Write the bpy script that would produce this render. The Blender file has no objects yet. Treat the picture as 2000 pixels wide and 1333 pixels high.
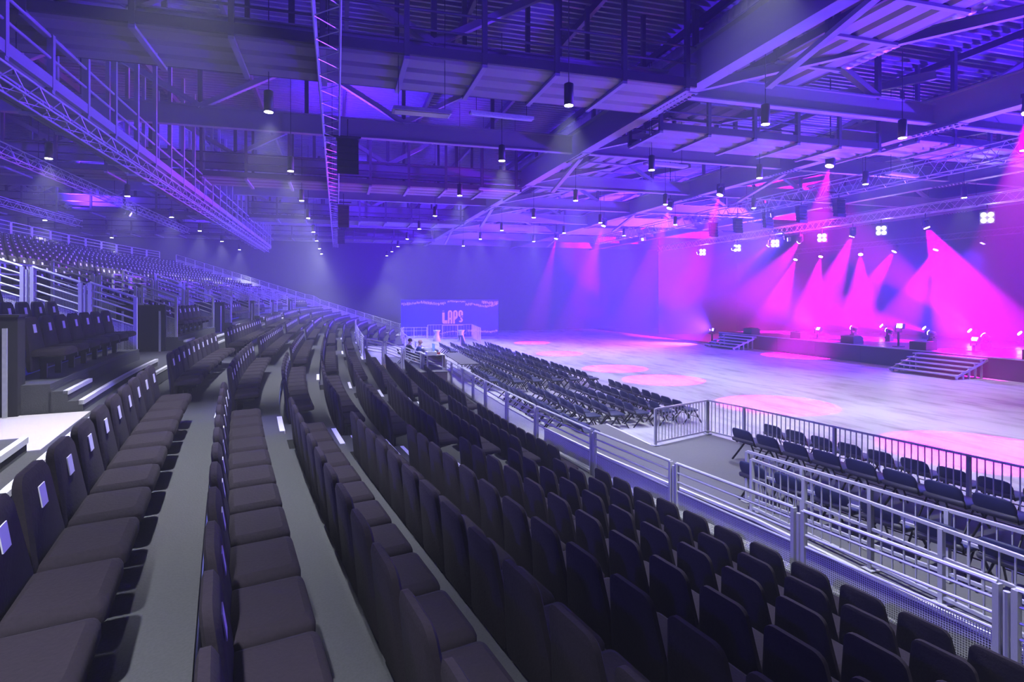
import bpy, math, random
import numpy as np
from mathutils import Vector, Matrix
random.seed(7); rng = np.random.RandomState(5)
scene = bpy.context.scene
COL = scene.collection
PI = math.pi
# ------------------------------------------------------------------ camera, world, exposure
EYE = 4.5
YAW = math.atan(341/1150)                      # the hall axis (+Y) lies this far left of the lens axis
CA, SA = math.cos(YAW), math.sin(YAW)
cam = bpy.data.cameras.new('camera'); cam.sensor_width = 36; cam.lens = 20.7; cam.shift_y = -0.04325
cam.clip_start = .05; cam.clip_end = 400
camo = bpy.data.objects.new('camera', cam); COL.objects.link(camo)
camo.location = (0, 0, EYE); camo.rotation_euler = (PI/2, 0, -YAW); scene.camera = camo
scene.view_settings.view_transform = 'Standard'; scene.view_settings.look = 'None'
scene.view_settings.gamma = 1; scene.view_settings.use_curve_mapping = False
scene.view_settings.exposure = 1.2
scene.cycles.max_bounces = 4; scene.cycles.diffuse_bounces = 2; scene.cycles.glossy_bounces = 1
scene.cycles.transmission_bounces = 2; scene.cycles.transparent_max_bounces = 8; scene.cycles.volume_bounces = 0
scene.cycles.sample_clamp_indirect = 4; scene.cycles.caustics_reflective = False; scene.cycles.caustics_refractive = False
scene.cycles.use_light_tree = True
HAZE = 0.0034
w = bpy.data.worlds.new('hall_air'); scene.world = w; w.use_nodes = True
nt = w.node_tree; nt.nodes.clear()
wo = nt.nodes.new('ShaderNodeOutputWorld'); bg = nt.nodes.new('ShaderNodeBackground'); bg.inputs[0].default_value = (0, 0, 0, 1)
vs = nt.nodes.new('ShaderNodeVolumeScatter'); vs.inputs['Color'].default_value = (.9, .92, 1, 1)
vs.inputs['Density'].default_value = HAZE; vs.inputs['Anisotropy'].default_value = .15
nt.links.new(bg.outputs[0], wo.inputs[0]); nt.links.new(vs.outputs[0], wo.inputs['Volume'])

def lamp(kind, name, loc, aim, energy, color, size=.1, angle=60, blend=.5, par=None):
    L = bpy.data.lights.new(name, kind); L.energy = energy; L.color = color
    if kind == 'SPOT':
        L.spot_size = math.radians(angle); L.spot_blend = blend; L.shadow_soft_size = size
    elif kind == 'AREA': L.size = size
    else: L.shadow_soft_size = size
    o = bpy.data.objects.new(name, L); COL.objects.link(o); o.location = loc
    d = Vector(aim)-Vector(loc); o.rotation_euler = d.to_track_quat('-Z', 'Y').to_euler()
    return o
BLUE = (.085, .015, 1.0); MAG = (1.0, .0, .95); VIO = (.45, .10, 1.0)
# added fill lamps for the blue and magenta wash: (lamp name, place, aim, watts, colour, soft size, cone, label); their housings are built further down
FILLS = []
def flood(nm, p, a, e, col, size, ang, lab): FILLS.append((p, a, lab)); lamp('SPOT', nm, p, a, e, col, size, ang, 1.0)  # one added fill lamp, noted for its made-up housing
N_ = ('first', 'second', 'third', 'fourth', 'fifth', 'sixth', 'seventh', 'eighth')
for i, y in enumerate((2, 14, 26, 38)):                  # added fill on the stage, thrown up across the hall
    flood('blue_fill', (36.6, y, 2.0), (8, y+1, 19), 85000, BLUE, .3, 64, f'added blue fill lamp on the stage deck, {N_[i]} from the right')
for i, (p, a, e) in enumerate((((34.6, 48.9, 1.35), (12, 52.6, 7.0), 140000), ((35.4, 40, 9.2), (14, 54, 7.5), 130000), ((43, 30, 8.15), (39, 33, 0), 24000), ((43, 20, 8.15), (40, 26, 1), 24000))):
    flood('blue_fill', p, a, e, BLUE, .3, 110, ('added blue fill lamp standing past the far stage stairs', 'added blue fill lamp hung on the stage truss toward the back wall', 'added blue fill lamp hung over the middle of the stage', 'added blue fill lamp hung over the right of the stage')[i])  # added blue fill for the haze and backdrop around the stage
flood('magenta_fill', (35.5, 30, 2.6), (-9, 30, 12.5), 32000, MAG, .3, 24, 'magenta flood on the stage edge aimed at the left truss')  # added fill that tints the left truss and catwalk magenta
for i, y in enumerate((15, 31, 47)):                     # added fill on the front arena truss, thrown over the stand
    flood('stand_fill', (26, y, 9.6), (-6, y-3, 3), 5000, (.12, .12, 1.0), .3, 75, f'added blue fill lamp under the front arena truss, {N_[i]} from the right')
for i, y in enumerate((10, 26, 42)):                     # added fill under the lower left truss, washing across the seats
    flood('seat_fill', (-12.3, y, 9.6), (5, y+3, 0), 5000, (.10, .05, 1.0), .3, 80, f'added blue fill lamp under the lower left truss, {N_[i]} along it')
for i, (x, y) in enumerate(((-12.3, 14), (-12.3, 34), (-12.3, 54), (-.2, 8), (-.2, 26), (-.2, 44), (-18, 24), (-18, 48))):   # added fill on the long trusses, washing the roof
    flood('roof_fill', (x, y, 10.9), (x+2.5, y+2, 15), 5000, BLUE, .25, 150, f'upward blue flood on top of a truss, {N_[i%3]} along the {("lower left truss", "middle truss", "leftmost truss")[i//3]}')
P_LAMP = 2150                                   # each pendant downlight
PEND_COL = (.86, .88, 1.0)
# ------------------------------------------------------------------ materials
def mat(name, col, rough=.6, metal=0, emit=None, es=1, noise=0, nscale=8, bump=0, alpha=None, spec=.5):
    m = bpy.data.materials.new(name); m.use_nodes = True; t = m.node_tree; b = t.nodes['Principled BSDF']
    b.inputs['Base Color'].default_value = (*col, 1); b.inputs['Roughness'].default_value = rough
    b.inputs['Metallic'].default_value = metal; b.inputs['Specular IOR Level'].default_value = spec
    if emit: b.inputs['Emission Color'].default_value = (*emit, 1); b.inputs['Emission Strength'].default_value = es
    if noise or bump:
        tc = t.nodes.new('ShaderNodeTexCoord'); n = t.nodes.new('ShaderNodeTexNoise'); n.inputs['Scale'].default_value = nscale
        n.inputs['Detail'].default_value = 4; t.links.new(tc.outputs['Object'], n.inputs['Vector'])
        if noise:
            mx = t.nodes.new('ShaderNodeMix'); mx.data_type = 'RGBA'
            mx.inputs[6].default_value = (*[c*(1-noise) for c in col], 1); mx.inputs[7].default_value = (*[min(1, c*(1+noise)) for c in col], 1)
            t.links.new(n.outputs['Fac'], mx.inputs[0]); t.links.new(mx.outputs[2], b.inputs['Base Color'])
        if bump:
            bp = t.nodes.new('ShaderNodeBump'); bp.inputs['Strength'].default_value = bump; bp.inputs['Distance'].default_value = .01
            t.links.new(n.outputs['Fac'], bp.inputs['Height']); t.links.new(bp.outputs[0], b.inputs['Normal'])
    if alpha is not None: b.inputs['Alpha'].default_value = alpha
    return m
def mesh_mat(name, col, scale):
    """perforated sheet steel: round holes cut through the sheet by its alpha"""
    m = mat(name, col, .45, .15); t = m.node_tree; b = t.nodes['Principled BSDF']
    tc = t.nodes.new('ShaderNodeTexCoord'); mp = t.nodes.new('ShaderNodeVectorMath'); mp.operation = 'SCALE'; mp.inputs['Scale'].default_value = scale
    fr = t.nodes.new('ShaderNodeVectorMath'); fr.operation = 'FRACTION'
    su = t.nodes.new('ShaderNodeVectorMath'); su.operation = 'SUBTRACT'; su.inputs[1].default_value = (.5, .5, .5)
    sp = t.nodes.new('ShaderNodeSeparateXYZ'); cb = t.nodes.new('ShaderNodeCombineXYZ')
    ln = t.nodes.new('ShaderNodeVectorMath'); ln.operation = 'LENGTH'
    gt = t.nodes.new('ShaderNodeMath'); gt.operation = 'GREATER_THAN'; gt.inputs[1].default_value = .36
    t.links.new(tc.outputs['UV'], mp.inputs[0]); t.links.new(mp.outputs[0], fr.inputs[0]); t.links.new(fr.outputs[0], su.inputs[0])
    t.links.new(su.outputs[0], sp.inputs[0]); t.links.new(sp.outputs[0], cb.inputs[0]); t.links.new(sp.outputs[1], cb.inputs[1])
    t.links.new(cb.outputs[0], ln.inputs[0]); t.links.new(ln.outputs['Value'], gt.inputs[0]); t.links.new(gt.outputs[0], b.inputs['Alpha'])
    return m
def floor_mat():
    m = mat('arena_concrete', (.5, .5, .52), .42); t = m.node_tree; b = t.nodes['Principled BSDF']
    tc = t.nodes.new('ShaderNodeTexCoord'); mp = t.nodes.new('ShaderNodeMapping'); mp.inputs['Scale'].default_value = (1.6, .35, 1)
    n1 = t.nodes.new('ShaderNodeTexNoise'); n1.inputs['Scale'].default_value = .9; n1.inputs['Detail'].default_value = 7; n1.inputs['Roughness'].default_value = .62
    n2 = t.nodes.new('ShaderNodeTexNoise'); n2.inputs['Scale'].default_value = .16; n2.inputs['Detail'].default_value = 3
    r1 = t.nodes.new('ShaderNodeValToRGB'); r1.color_ramp.elements[0].position = .32; r1.color_ramp.elements[0].color = (.28, .28, .29, 1)
    r1.color_ramp.elements[1].position = .52; r1.color_ramp.elements[1].color = (.58, .58, .59, 1)
    r2 = t.nodes.new('ShaderNodeValToRGB'); r2.color_ramp.elements[0].color = (.72, .72, .72, 1); r2.color_ramp.elements[1].color = (1, 1, 1, 1)
    mx = t.nodes.new('ShaderNodeMix'); mx.data_type = 'RGBA'; mx.blend_type = 'MULTIPLY'; mx.inputs[0].default_value = 1
    t.links.new(tc.outputs['Object'], mp.inputs[0]); t.links.new(mp.outputs[0], n1.inputs['Vector']); t.links.new(tc.outputs['Object'], n2.inputs['Vector'])
    t.links.new(n1.outputs['Fac'], r1.inputs[0]); t.links.new(n2.outputs['Fac'], r2.inputs[0])
    t.links.new(r1.outputs[0], mx.inputs[6]); t.links.new(r2.outputs[0], mx.inputs[7]); t.links.new(mx.outputs[2], b.inputs['Base Color'])
    return m
M = dict(
    floor=floor_mat(), drape=mat('black_drape', (.008, .008, .011), .95), wall=mat('dark_drape', (.030, .030, .040), .9, noise=.15, nscale=2), wallblue=mat('left_wall_paint', (.10, .10, .13), .8),
    deck=mat('roof_deck_steel', (.22, .22, .26), .5, .3), beam=mat('beam_paint', (.24, .24, .26), .55, noise=.12, nscale=1.5), darkbeam=mat('dark_steel', (.045, .045, .055), .55),
    galv=mat('galvanised_steel', (.66, .67, .68), .42, .35, noise=.15, nscale=20), alu=mat('truss_aluminium', (.66, .66, .68), .35, .6),
    carpet=mat('grey_carpet', (.050, .052, .055), .95, noise=.25, nscale=60, bump=.3), riser=mat('blue_riser', (.035, .045, .28), .6),
    nose=mat('white_nosing', (.72, .72, .75), .6), fabric=mat('seat_fabric', (.017, .0125, .019), .95, noise=.25, nscale=40, bump=.35, spec=.25),
    tag=mat('white_tag', (.72, .72, .78), .5), black=mat('black_paint', (.012, .012, .014), .6), blackcloth=mat('black_cloth', (.010, .010, .013), .95),
    chairfab=mat('chair_vinyl', (.018, .024, .085), .6, noise=.2, nscale=30), chairrim=mat('chair_plastic', (.10, .10, .11), .5), chairframe=mat('chair_black_frame', (.02, .02, .024), .35, .3),
    lamp=mat('downlight_lens', (1, 1, 1), .5, emit=(.93, .96, 1), es=30), blind=mat('blinder_lamp', (1, 1, 1), .5, emit=(1, 1, .93), es=45), mlens=mat('magenta_lens', (1, 1, 1), .5, emit=(1, .55, 1), es=40),
    bluelens=mat('blue_lens', (.3, .3, 1), .5, emit=(.15, .1, 1), es=6),
    mesh=mesh_mat('perforated_steel', (.82, .83, .85), 1.0), glass=mat('clear_panel', (.7, .78, .8), .08, alpha=.22), stage=mat('stage_deck', (.035, .035, .04), .30), skirt=mat('stage_skirt', (.05, .05, .09), .9),
    step=mat('step_aluminium', (.55, .55, .58), .4, .3), duct=mat('spiral_duct', (.58, .58, .62), .35, .6), tray=mat('catwalk_tray', (.22, .215, .22), .5, .2),
    banner=mat('banner_blue', (.018, .03, .36), .6), print=mat('banner_print', (.85, .82, .9), .6), platform=mat('platform_carpet', (.13, .13, .135), .9, noise=.15, nscale=30),
    tan=mat('tan_ply', (.50, .40, .28), .6), paper=mat('paper', (.75, .76, .8), .6), console=mat('console_grey', (.08, .08, .10), .4), redbit=mat('red_plastic', (.5, .06, .05), .5),
    skin=mat('skin', (.62, .40, .31), .5), hair=mat('dark_hair', (.05, .02, .02), .7), jkt1=mat('dark_green_jacket', (.03, .055, .05), .8), jkt2=mat('blue_jacket', (.03, .06, .30), .8), trs=mat('dark_trousers', (.03, .03, .04), .8),
    palefloor=mat('pale_floor_tone', (.48, .45, .44), .6), panelgrey=mat('grey_panel', (.40, .40, .42), .7), led=mat('unlit_flood_glass', (.32, .30, .18), .2), screen=mat('blue_screen', (.05, .1, .5), .3, emit=(.1, .2, 1), es=.5))
# ------------------------------------------------------------------ object helpers
def link(name, me, par=None, loc=None, **props):
    o = bpy.data.objects.new(name, me); COL.objects.link(o)
    if par is not None: o.parent = par
    if loc is not None: o.location = loc
    for k, v in props.items(): o[k] = v
    return o
def thing(name, label, cat, loc=(0, 0, 0), rot=0, group=None, kind=None):
    o = bpy.data.objects.new(name, None); COL.objects.link(o); o.location = loc; o.rotation_euler = (0, 0, rot); o.empty_display_size = .1
    if label: o['label'] = label; o['category'] = cat
    if group: o['group'] = group
    if kind: o['kind'] = kind
    return o
class MB:
    def __init__(s): s.v = []; s.f = []; s.mi = []
    def add(s, vs, fs, m=0):
        b = len(s.v); s.v += [tuple(v) for v in vs]; s.f += [tuple(b+i for i in f) for f in fs]; s.mi += [m]*len(fs); return s
    def box(s, a, b, m=0):
        (x0, y0, z0), (x1, y1, z1) = a, b
        return s.add([(x0, y0, z0), (x1, y0, z0), (x1, y1, z0), (x0, y1, z0), (x0, y0, z1), (x1, y0, z1), (x1, y1, z1), (x0, y1, z1)],
              [(0, 3, 2, 1), (4, 5, 6, 7), (0, 1, 5, 4), (1, 2, 6, 5), (2, 3, 7, 6), (3, 0, 4, 7)], m)
    def bar(s, p, q, wd, h=None, m=0, n=0):
        p, q = Vector(p), Vector(q); d = (q-p).normalized(); h = h or wd
        x = d.cross(Vector((0, 0, 1))); x = Vector((1, 0, 0)) if x.length < 1e-4 else x.normalized(); y = x.cross(d)
        if n: ring = [(math.cos(2*PI*i/n)*wd, math.sin(2*PI*i/n)*h) for i in range(n)]
        else: ring = [(-wd/2, -h/2), (wd/2, -h/2), (wd/2, h/2), (-wd/2, h/2)]
        k = len(ring); vs = [p+x*a+y*b for a, b in ring]+[q+x*a+y*b for a, b in ring]
        return s.add(vs, [(i, (i+1) % k, k+(i+1) % k, k+i) for i in range(k)]+[tuple(range(k))[::-1], tuple(range(k, 2*k))], m)
    def lathe(s, prof, n=12, o=(0, 0, 0), m=0):
        vs = []; fs = []
        for r, z in prof: vs += [(o[0]+r*math.cos(2*PI*i/n), o[1]+r*math.sin(2*PI*i/n), o[2]+z) for i in range(n)]
        for k in range(len(prof)-1): fs += [(k*n+i, k*n+(i+1) % n, (k+1)*n+(i+1) % n, (k+1)*n+i) for i in range(n)]
        fs += [tuple(range(n))[::-1], tuple(range((len(prof)-1)*n, len(prof)*n))]
        return s.add(vs, fs, m)
    def prism(s, poly, y0, y1, m=0):     # polygon in x,z pushed along y
        n = len(poly); vs = [(x, y0, z) for x, z in poly]+[(x, y1, z) for x, z in poly]
        return s.add(vs, [tuple(range(n)), tuple(range(n, 2*n))[::-1]]+[(i, n+i, n+(i+1) % n, (i+1) % n) for i in range(n)], m)
    def mesh(s, name, mats, smooth=False):
        me = bpy.data.meshes.new(name); me.from_pydata(s.v, [], s.f)
        for mm in (mats if isinstance(mats, (list, tuple)) else [mats]): me.materials.append(mm)
        if len(s.mi) and max(s.mi): me.polygons.foreach_set('material_index', s.mi)
        if smooth: me.polygons.foreach_set('use_smooth', [True]*len(me.polygons))
        me.update(); return me
    def build(s, name, mats, par=None, loc=None, smooth=False, **props): return link(name, s.mesh(name, mats, smooth), par, loc, **props)
_u = {}
def unit(sec, m):
    k = (sec, m.name)
    if k not in _u:
        b = MB()
        if sec == 'box': b.bar((0, 0, 0), (0, 0, 1), 1)
        else: b.bar((0, 0, 0), (0, 0, 1), 1, 1, n=8)
        _u[k] = b.mesh(sec+'_'+m.name, m)
    return _u[k]
def stick(name, p, q, wd, m, par=None, h=None, sec='tube', **props):
    """a straight bar from p to q (world points), an object of its own on a shared mesh"""
    p, q = Vector(p), Vector(q); base = par.location if par is not None else Vector((0, 0, 0)); d = q-p; L = d.length; d = d.normalized()
    x = d.cross(Vector((0, 0, 1))); x = Vector((1, 0, 0)) if x.length < 1e-4 else x.normalized(); y = d.cross(x)
    o = link(name, unit(sec, m), par, p-base, **props)
    o.rotation_euler = Matrix((x, y, d)).transposed().to_euler(); o.scale = (wd, h or wd, L); return o
ORD = 'first second third fourth fifth sixth seventh eighth ninth tenth eleventh twelfth thirteenth fourteenth fifteenth sixteenth seventeenth eighteenth nineteenth twentieth twenty-first twenty-second twenty-third twenty-fourth'.split()
# ------------------------------------------------------------------ plan of the stand: one bent line, rows are offsets of it
TH = np.array([(-14, -26.3), (0, -26.3), (4.2, -25.6), (8.4, -23.4), (12, -20.5), (15, -18.5), (22, -17), (34, -16.5), (46, -15.5), (55, -12), (62, -7), (70, -5), (85, -3)])
_s = np.arange(-14, 80, .05); _t = np.radians(np.interp(_s, TH[:, 0], TH[:, 1]))
_x = np.cumsum(np.sin(_t))*.05; _z = np.cumsum(np.cos(_t))*.05; _i = np.argmin(abs(_s)); _x += -1.932-_x[_i]; _z += 2.8-_z[_i]
def at(S, off, z=0.0):
    x = np.interp(S, _s, _x); y = np.interp(S, _s, _z); t = np.interp(S, _s, _t); x += off*math.cos(t); y -= off*math.sin(t)
    return Vector((x*CA+y*SA, y*CA-x*SA, z))
def facing(S):      # world angle of the direction the seats face
    a, b = at(S-.05, 0), at(S+.05, 0); d = b-a; return math.atan2(-d.x, d.y)-PI/2
def cam_px(p):
    r = p.x*CA-p.y*SA; f = p.x*SA+p.y*CA
    return (1000+1150*r/f, 580-1150*(p.z-EYE)/f, f) if f > .2 else (None, None, f)
RD, RISE = .973, .307
def tread(n): return EYE-1.93-RISE*n+(.1 if n == -2 else 0)
def roff(n): return RD*n+(.3 if n <= -2 else 0)
def edge(n): return -1.12 if n == -1 else roff(n)+(-.08 if n == -2 else .36 if n > -2 else .30)
SEND = 66.0; SBEG = -5.0; NTOP = -17
VOM = [(-5.6, -3.6), (4.35, 6.75), (12.6, 16.8), (22.9, 27.1), (33.2, 37.4), (43.5, 47.7), (53.8, 58.0)]     # entrances through the raised rows
VOID = (27.5, 52.0)                                                                                   # the gap in the four lowest rows
def cut(ranges, a, b):
    out = [(a, b)]
    for c, d in ranges:
        nx = []
        for p, q in out:
            if d <= p or c >= q: nx.append((p, q)); continue
            if c > p: nx.append((p, c))
            if d < q: nx.append((d, q))
        out = nx
    return out
def strip(mb, S0, S1, o0, o1, zt, zb, m=0, uniq=None):
    n = max(1, int(math.ceil((S1-S0)/1.0))); vs = []
    for i in range(n+1):
        S = S0+(S1-S0)*i/n
        vs += [at(S, o0, zb), at(S, o1, zb), at(S, o1, zt), at(S, o0, zt)]
    fs = [(3, 2, 1, 0), (4*n, 4*n+1, 4*n+2, 4*n+3)]
    for i in range(n):
        b = 4*i
        for j in range(4): fs.append((b+j, b+(j+1) % 4, b+4+(j+1) % 4, b+4+j))
    mb.add(vs, fs, m)
# ------------------------------------------------------------------ room shell
def shell(name, a, b, m): return MB().box(a, b).build(name, m, kind='structure')
shell('floor', (-30, -16, -.3), (56, 78, 0), M['floor'])
shell('wall_back', (-30, 76, 0), (56, 76.5, 15), M['wall'])
shell('wall_right', (50, -16, 0), (50.5, 76, 15), M['wall'])
shell('wall_left', (-29.5, -16, 0), (-29, 76, 15), M['wallblue'])
shell('wall_front', (-30, -16.5, 0), (56, -16, 15), M['wall'])
shell('wall_beam_stop', (36.5, 62, 0), (47.4, 62.1, 11.5), M['drape'])  # screen added to stop the magenta beams short of the back wall
shell('floor_backstage', (34.4, 47.7, 0), (47.4, 76, .03), M['drape'])        # black slab added so the floor past the stage end stays dark
b = MB()
for i in range(265):                         # corrugated roof deck: ribs across the hall
    y = -16+i*.35
    b.add([(-30, y, 14.2), (56, y, 14.2), (56, y+.10, 14.2), (-30, y+.10, 14.2), (-30, y+.15, 14.42), (56, y+.15, 14.42), (-30, y+.30, 14.42), (56, y+.30, 14.42), (-30, y+.35, 14.2), (56, y+.35, 14.2)],
          [(0, 3, 2, 1), (3, 4, 5, 2), (4, 6, 7, 5), (6, 8, 9, 7)])
b.build('ceiling', M['deck'], kind='structure')
ZB = 11.0                                    # underside of the roof steel
def ibeam(name, p, q, depth, wd, m1, m2, flange=.05):
    o = thing(name, None, None, tuple(p), kind='structure'); p, q = Vector(p), Vector(q); up = Vector((0, 0, 1))
    stick('bottom_flange', p, q, wd, m1, o, flange, 'box'); stick('top_flange', p+up*depth, q+up*depth, wd, m1, o, flange, 'box'); stick('web', p+up*depth/2, q+up*depth/2, .08, m2, o, depth, 'box')
    return o
XB = (10.7, 22.3, 33.9, 45.5)
YC = [0.5+8.2*k for k in range(10)]
for x in XB:
    o = ibeam('roof_beam', (x, -15, ZB), (x, 76, ZB), 1.15, .48, M['beam'], M['beam'])
    for y in YC[:7]:
        y += .25
        pl = MB().box((-.26, -.95, -.06), (.26, .95, -.03)).build('splice_plate', M['beam'], o, (0, y+15, 0))
        k = MB()
        for i in range(9):
            for s in (-.17, .17): k.box((s-.04, -.85+i*.21, -.10), (s+.04, -.76+i*.21, -.06))
        k.build('bolt_row', M['darkbeam'], pl, kind='stuff')
for k, y in enumerate(YC):
    for i, (x0, x1) in enumerate(((-29, 10.4), (11, 22), (22.6, 33.6), (34.2, 45))):
        o = ibeam('cross_beam', (x0, y+.25, ZB+.15), (x1, y+.25, ZB+.15), .75, .30, M['beam'], M['beam'])
        xs = np.arange(x0+.5, x1-.5, 3.9); zt = 14.1
        for j, xx in enumerate(xs):
            stick('roof_strut', (xx, y+.25, ZB+.9), (xx, y+.25, zt), .16, M['darkbeam'], o, .16, 'box')
            if j+1 < len(xs):
                a, c = (xx, y+.25, ZB+.9), (xs[j+1], y+.25, zt)
                if j % 2: a, c = (xx, y+.25, zt), (xs[j+1], y+.25, ZB+.9)
                stick('roof_diagonal', a, c, .24, M['beam'], o, .2, 'box')
    if k < 9 and k > 0:                      # long raking braces between the main beams
        for x0, x1 in ((10.9, 22.1), (22.5, 33.7)):
            ibeam('raking_brace', (x0, y+.5, ZB+.25), (x1, y-8.0, ZB+1.9), .3, .2, M['beam'], M['beam'], .03)
            if k % 2: stick('hanging_brace', (x0, y+.3, ZB), (x0+.1, y+4.4, ZB-.9), .2, M['beam'], None, .12, 'box', kind='structure')
for x in np.arange(-27, 50, 3.9):            # purlins under the deck
    stick('roof_purlin', (x, -15, 14.0), (x, 76, 14.0), .14, M['darkbeam'], None, .26, 'box', kind='structure')
# service ducts
def duct(x, z, r, y0, y1, lab):
    b = MB(); pr = []; n = int((y1-y0)/.3)
    for i in range(n): pr += [(r, i*.3), (r, i*.3+.22), (r+.035, i*.3+.26)]
    b.lathe(pr, 14); o = b.build('spiral_duct', M['duct'], None, (x, y0, z), True); o.rotation_euler = (-PI/2, 0, 0); o['label'] = lab; o['category'] = 'duct'
duct(12.3, 13.2, .55, -10, 44, 'large spiral ventilation duct above the right main roof beam')
duct(17.4, 13.2, .55, 9.3, 16.8, 'ribbed spiral ventilation duct over the right service walkway')
b = MB(); pr = []
for i in range(95): pr += [(.42, i*.3), (.42, i*.3+.22), (.45, i*.3+.26)]
b.lathe(pr, 14); o = b.build('spiral_duct', M['duct'], None, (-18, 37.5, 11.6), True); o.rotation_euler = (0, PI/2, 0); o['label'] = 'pale spiral duct crossing behind the second cross catwalk'; o['category'] = 'duct'
# ------------------------------------------------------------------ catwalks
def catwalk(lab, p0, along, length, z, wd=2.6, rail=M['darkbeam'], hang=True, trays=3, bay=2.05, tm=None):
    """trays of folded steel on cross bars, hung from posts that carry the handrails"""
    o = thing('catwalk', lab, 'catwalk', (*p0, z)); a = Vector(along); s = Vector((-a.y, a.x, 0)) if a.x else Vector((1, 0, 0))
    P = lambda u, v, zz: Vector((*p0, z))+a*u+s*v+Vector((0, 0, zz))
    n = int(length/bay); tw = wd/trays; bm = MB()
    bm.add([(0, .02, 0), (bay-.1, .02, 0), (bay-.1, .16, -.10), (0, .16, -.10), (bay-.1, tw-.16, -.10), (0, tw-.16, -.10), (bay-.1, tw-.02, 0), (0, tw-.02, 0), (0, .02, .03), (bay-.1, .02, .03), (bay-.1, tw-.02, .03), (0, tw-.02, .03)],
           [(0, 1, 2, 3), (3, 2, 4, 5), (5, 4, 6, 7), (8, 11, 10, 9), (0, 8, 9, 1), (7, 6, 10, 11), (0, 3, 5, 7, 11, 8), (1, 9, 10, 6, 4, 2)])
    me = bm.mesh('deck_tray', tm or M['tray']); ang = math.atan2(a.y, a.x)
    for i in range(n):
        for t in range(trays):
            v = t*tw if a.x else -t*tw
            q = link('deck_tray', me, o, P(i*bay+.05, v, 0)-o.location); q.rotation_euler = (0, 0, ang)
    vv = (0, wd) if a.x else (0, wd)
    v0, v1 = (0, wd) if a.x else (0, -wd)
    for i in range(n+1):
        stick('cross_bar', P(i*bay, v0-.05*(1 if a.x else -1), -.14), P(i*bay, v1, -.14), .14, M['beam'], o, .08, 'box')
        for v in (v0, v1):
            stick('hanger_post', P(i*bay, v, -.1), P(i*bay, v, (14.0-z) if hang else 1.15), .13, rail, o, .13, 'box')
    for v in (v0, v1):
        stick('side_channel', P(0, v, .08), P(length, v, .08), .10, rail, o, .26, 'box')
        for h in (.65, 1.15): stick('handrail', P(0, v, h), P(length, v, h), .035, rail, o)
    return o
catwalk('nearest cross catwalk high overhead with three grey deck trays', (-27, 15.2), (1, 0, 0), 37.2, 10.75)
catwalk('second cross catwalk spanning behind the nearest one under the roof', (-27, 32.5), (1, 0, 0), 37.2, 10.6)
catwalk('third cross catwalk deep in the haze under the roof', (-27, 48.5), (1, 0, 0), 37.2, 10.6)
catwalk('farthest cross catwalk close to the dark back wall', (-27, 64), (1, 0, 0), 37.2, 10.6)
catwalk('long catwalk running between the two right main roof beams', (15.6, 1), (0, 1, 0), 55, 12.0, wd=2.4, tm=M['tray'])
catwalk('long catwalk beside the left lighting truss with purple lit handrails', (-6.45, 2), (0, 1, 0), 62, 9.45, wd=1.5, rail=M['beam'], hang=True, trays=2)
catwalk('cross catwalk on the right between the main roof beams', (11.4, 19.2), (1, 0, 0), 10.3, 10.7, wd=2.4, hang=False)
catwalk('cross catwalk at far right past the second main roof beam', (22.9, 18.5), (1, 0, 0), 10.3, 11.0, wd=2.4)
# ------------------------------------------------------------------ lighting trusses
def truss(lab, x, z, y0, y1, wd=.5, hgt=.5, mt=None, hang=True, fine=60, hz=14.3):
    mt = mt or M['alu']; o = thing('lighting_truss', lab, 'truss', (x, y0, z)); cs = [(-wd/2, 0), (wd/2, 0), (-wd/2, hgt), (wd/2, hgt)]
    for cx, cz in cs: stick('chord', (x+cx, y0, z+cz), (x+cx, y1, z+cz), .026, mt, o)
    n = int((y1-y0)/.55); rest = MB()
    for i in range(n):
        a, c = y0+i*.55, y0+(i+1)*.55; f = i % 2
        segs = [((x-wd/2, a if f else c, z), (x+wd/2, c if f else a, z))]
        for sx in (-wd/2, wd/2): segs.append(((x+sx, a, z+(hgt if f else 0)), (x+sx, c, z+(0 if f else hgt))))
        for p, q in segs:
            if (p[1] < y0+fine*.55 and i < fine): stick('brace', p, q, .012, mt, o)
            else: rest.bar(p, q, .012, .012, n=4)
    if rest.v: rest.build('brace_run', mt, o, (-x, -y0, -z), kind='stuff')
    if hang:
        for y in np.arange(y0+3, y1, 9.0): stick('hanging_cable', (x, y, z+hgt), (x, y, hz), .012, M['black'], o)
        for y in np.arange(y0+3, y1, 9.0): stick('pick_bar', (x-wd/2, y, z+hgt), (x+wd/2, y, z+hgt), .03, mt, o, .03, 'box')
    return o
truss('box truss hanging straight overhead at upper middle of the hall', -.2, 10.1, 3, 70, .52, .45)
truss('long lighting truss at upper left beside the catwalk', -6.6, 8.85, 3, 62, .40, .36, hz=9.36)
truss('lower lighting truss left of the long one, over the raised seats', -12.3, 9.9, 9, 56, .42, .42)
truss('leftmost lighting truss near the left wall', -18, 9.6, 14, 50, .42, .42)
truss('front lighting truss over the arena floor, left of the stage truss', 26, 10.0, 12, 57, .75, .75)
truss('stage lighting truss carrying blinders and magenta beam lights', 35.4, 9.75, 13, 60, .5, .55)
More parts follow.
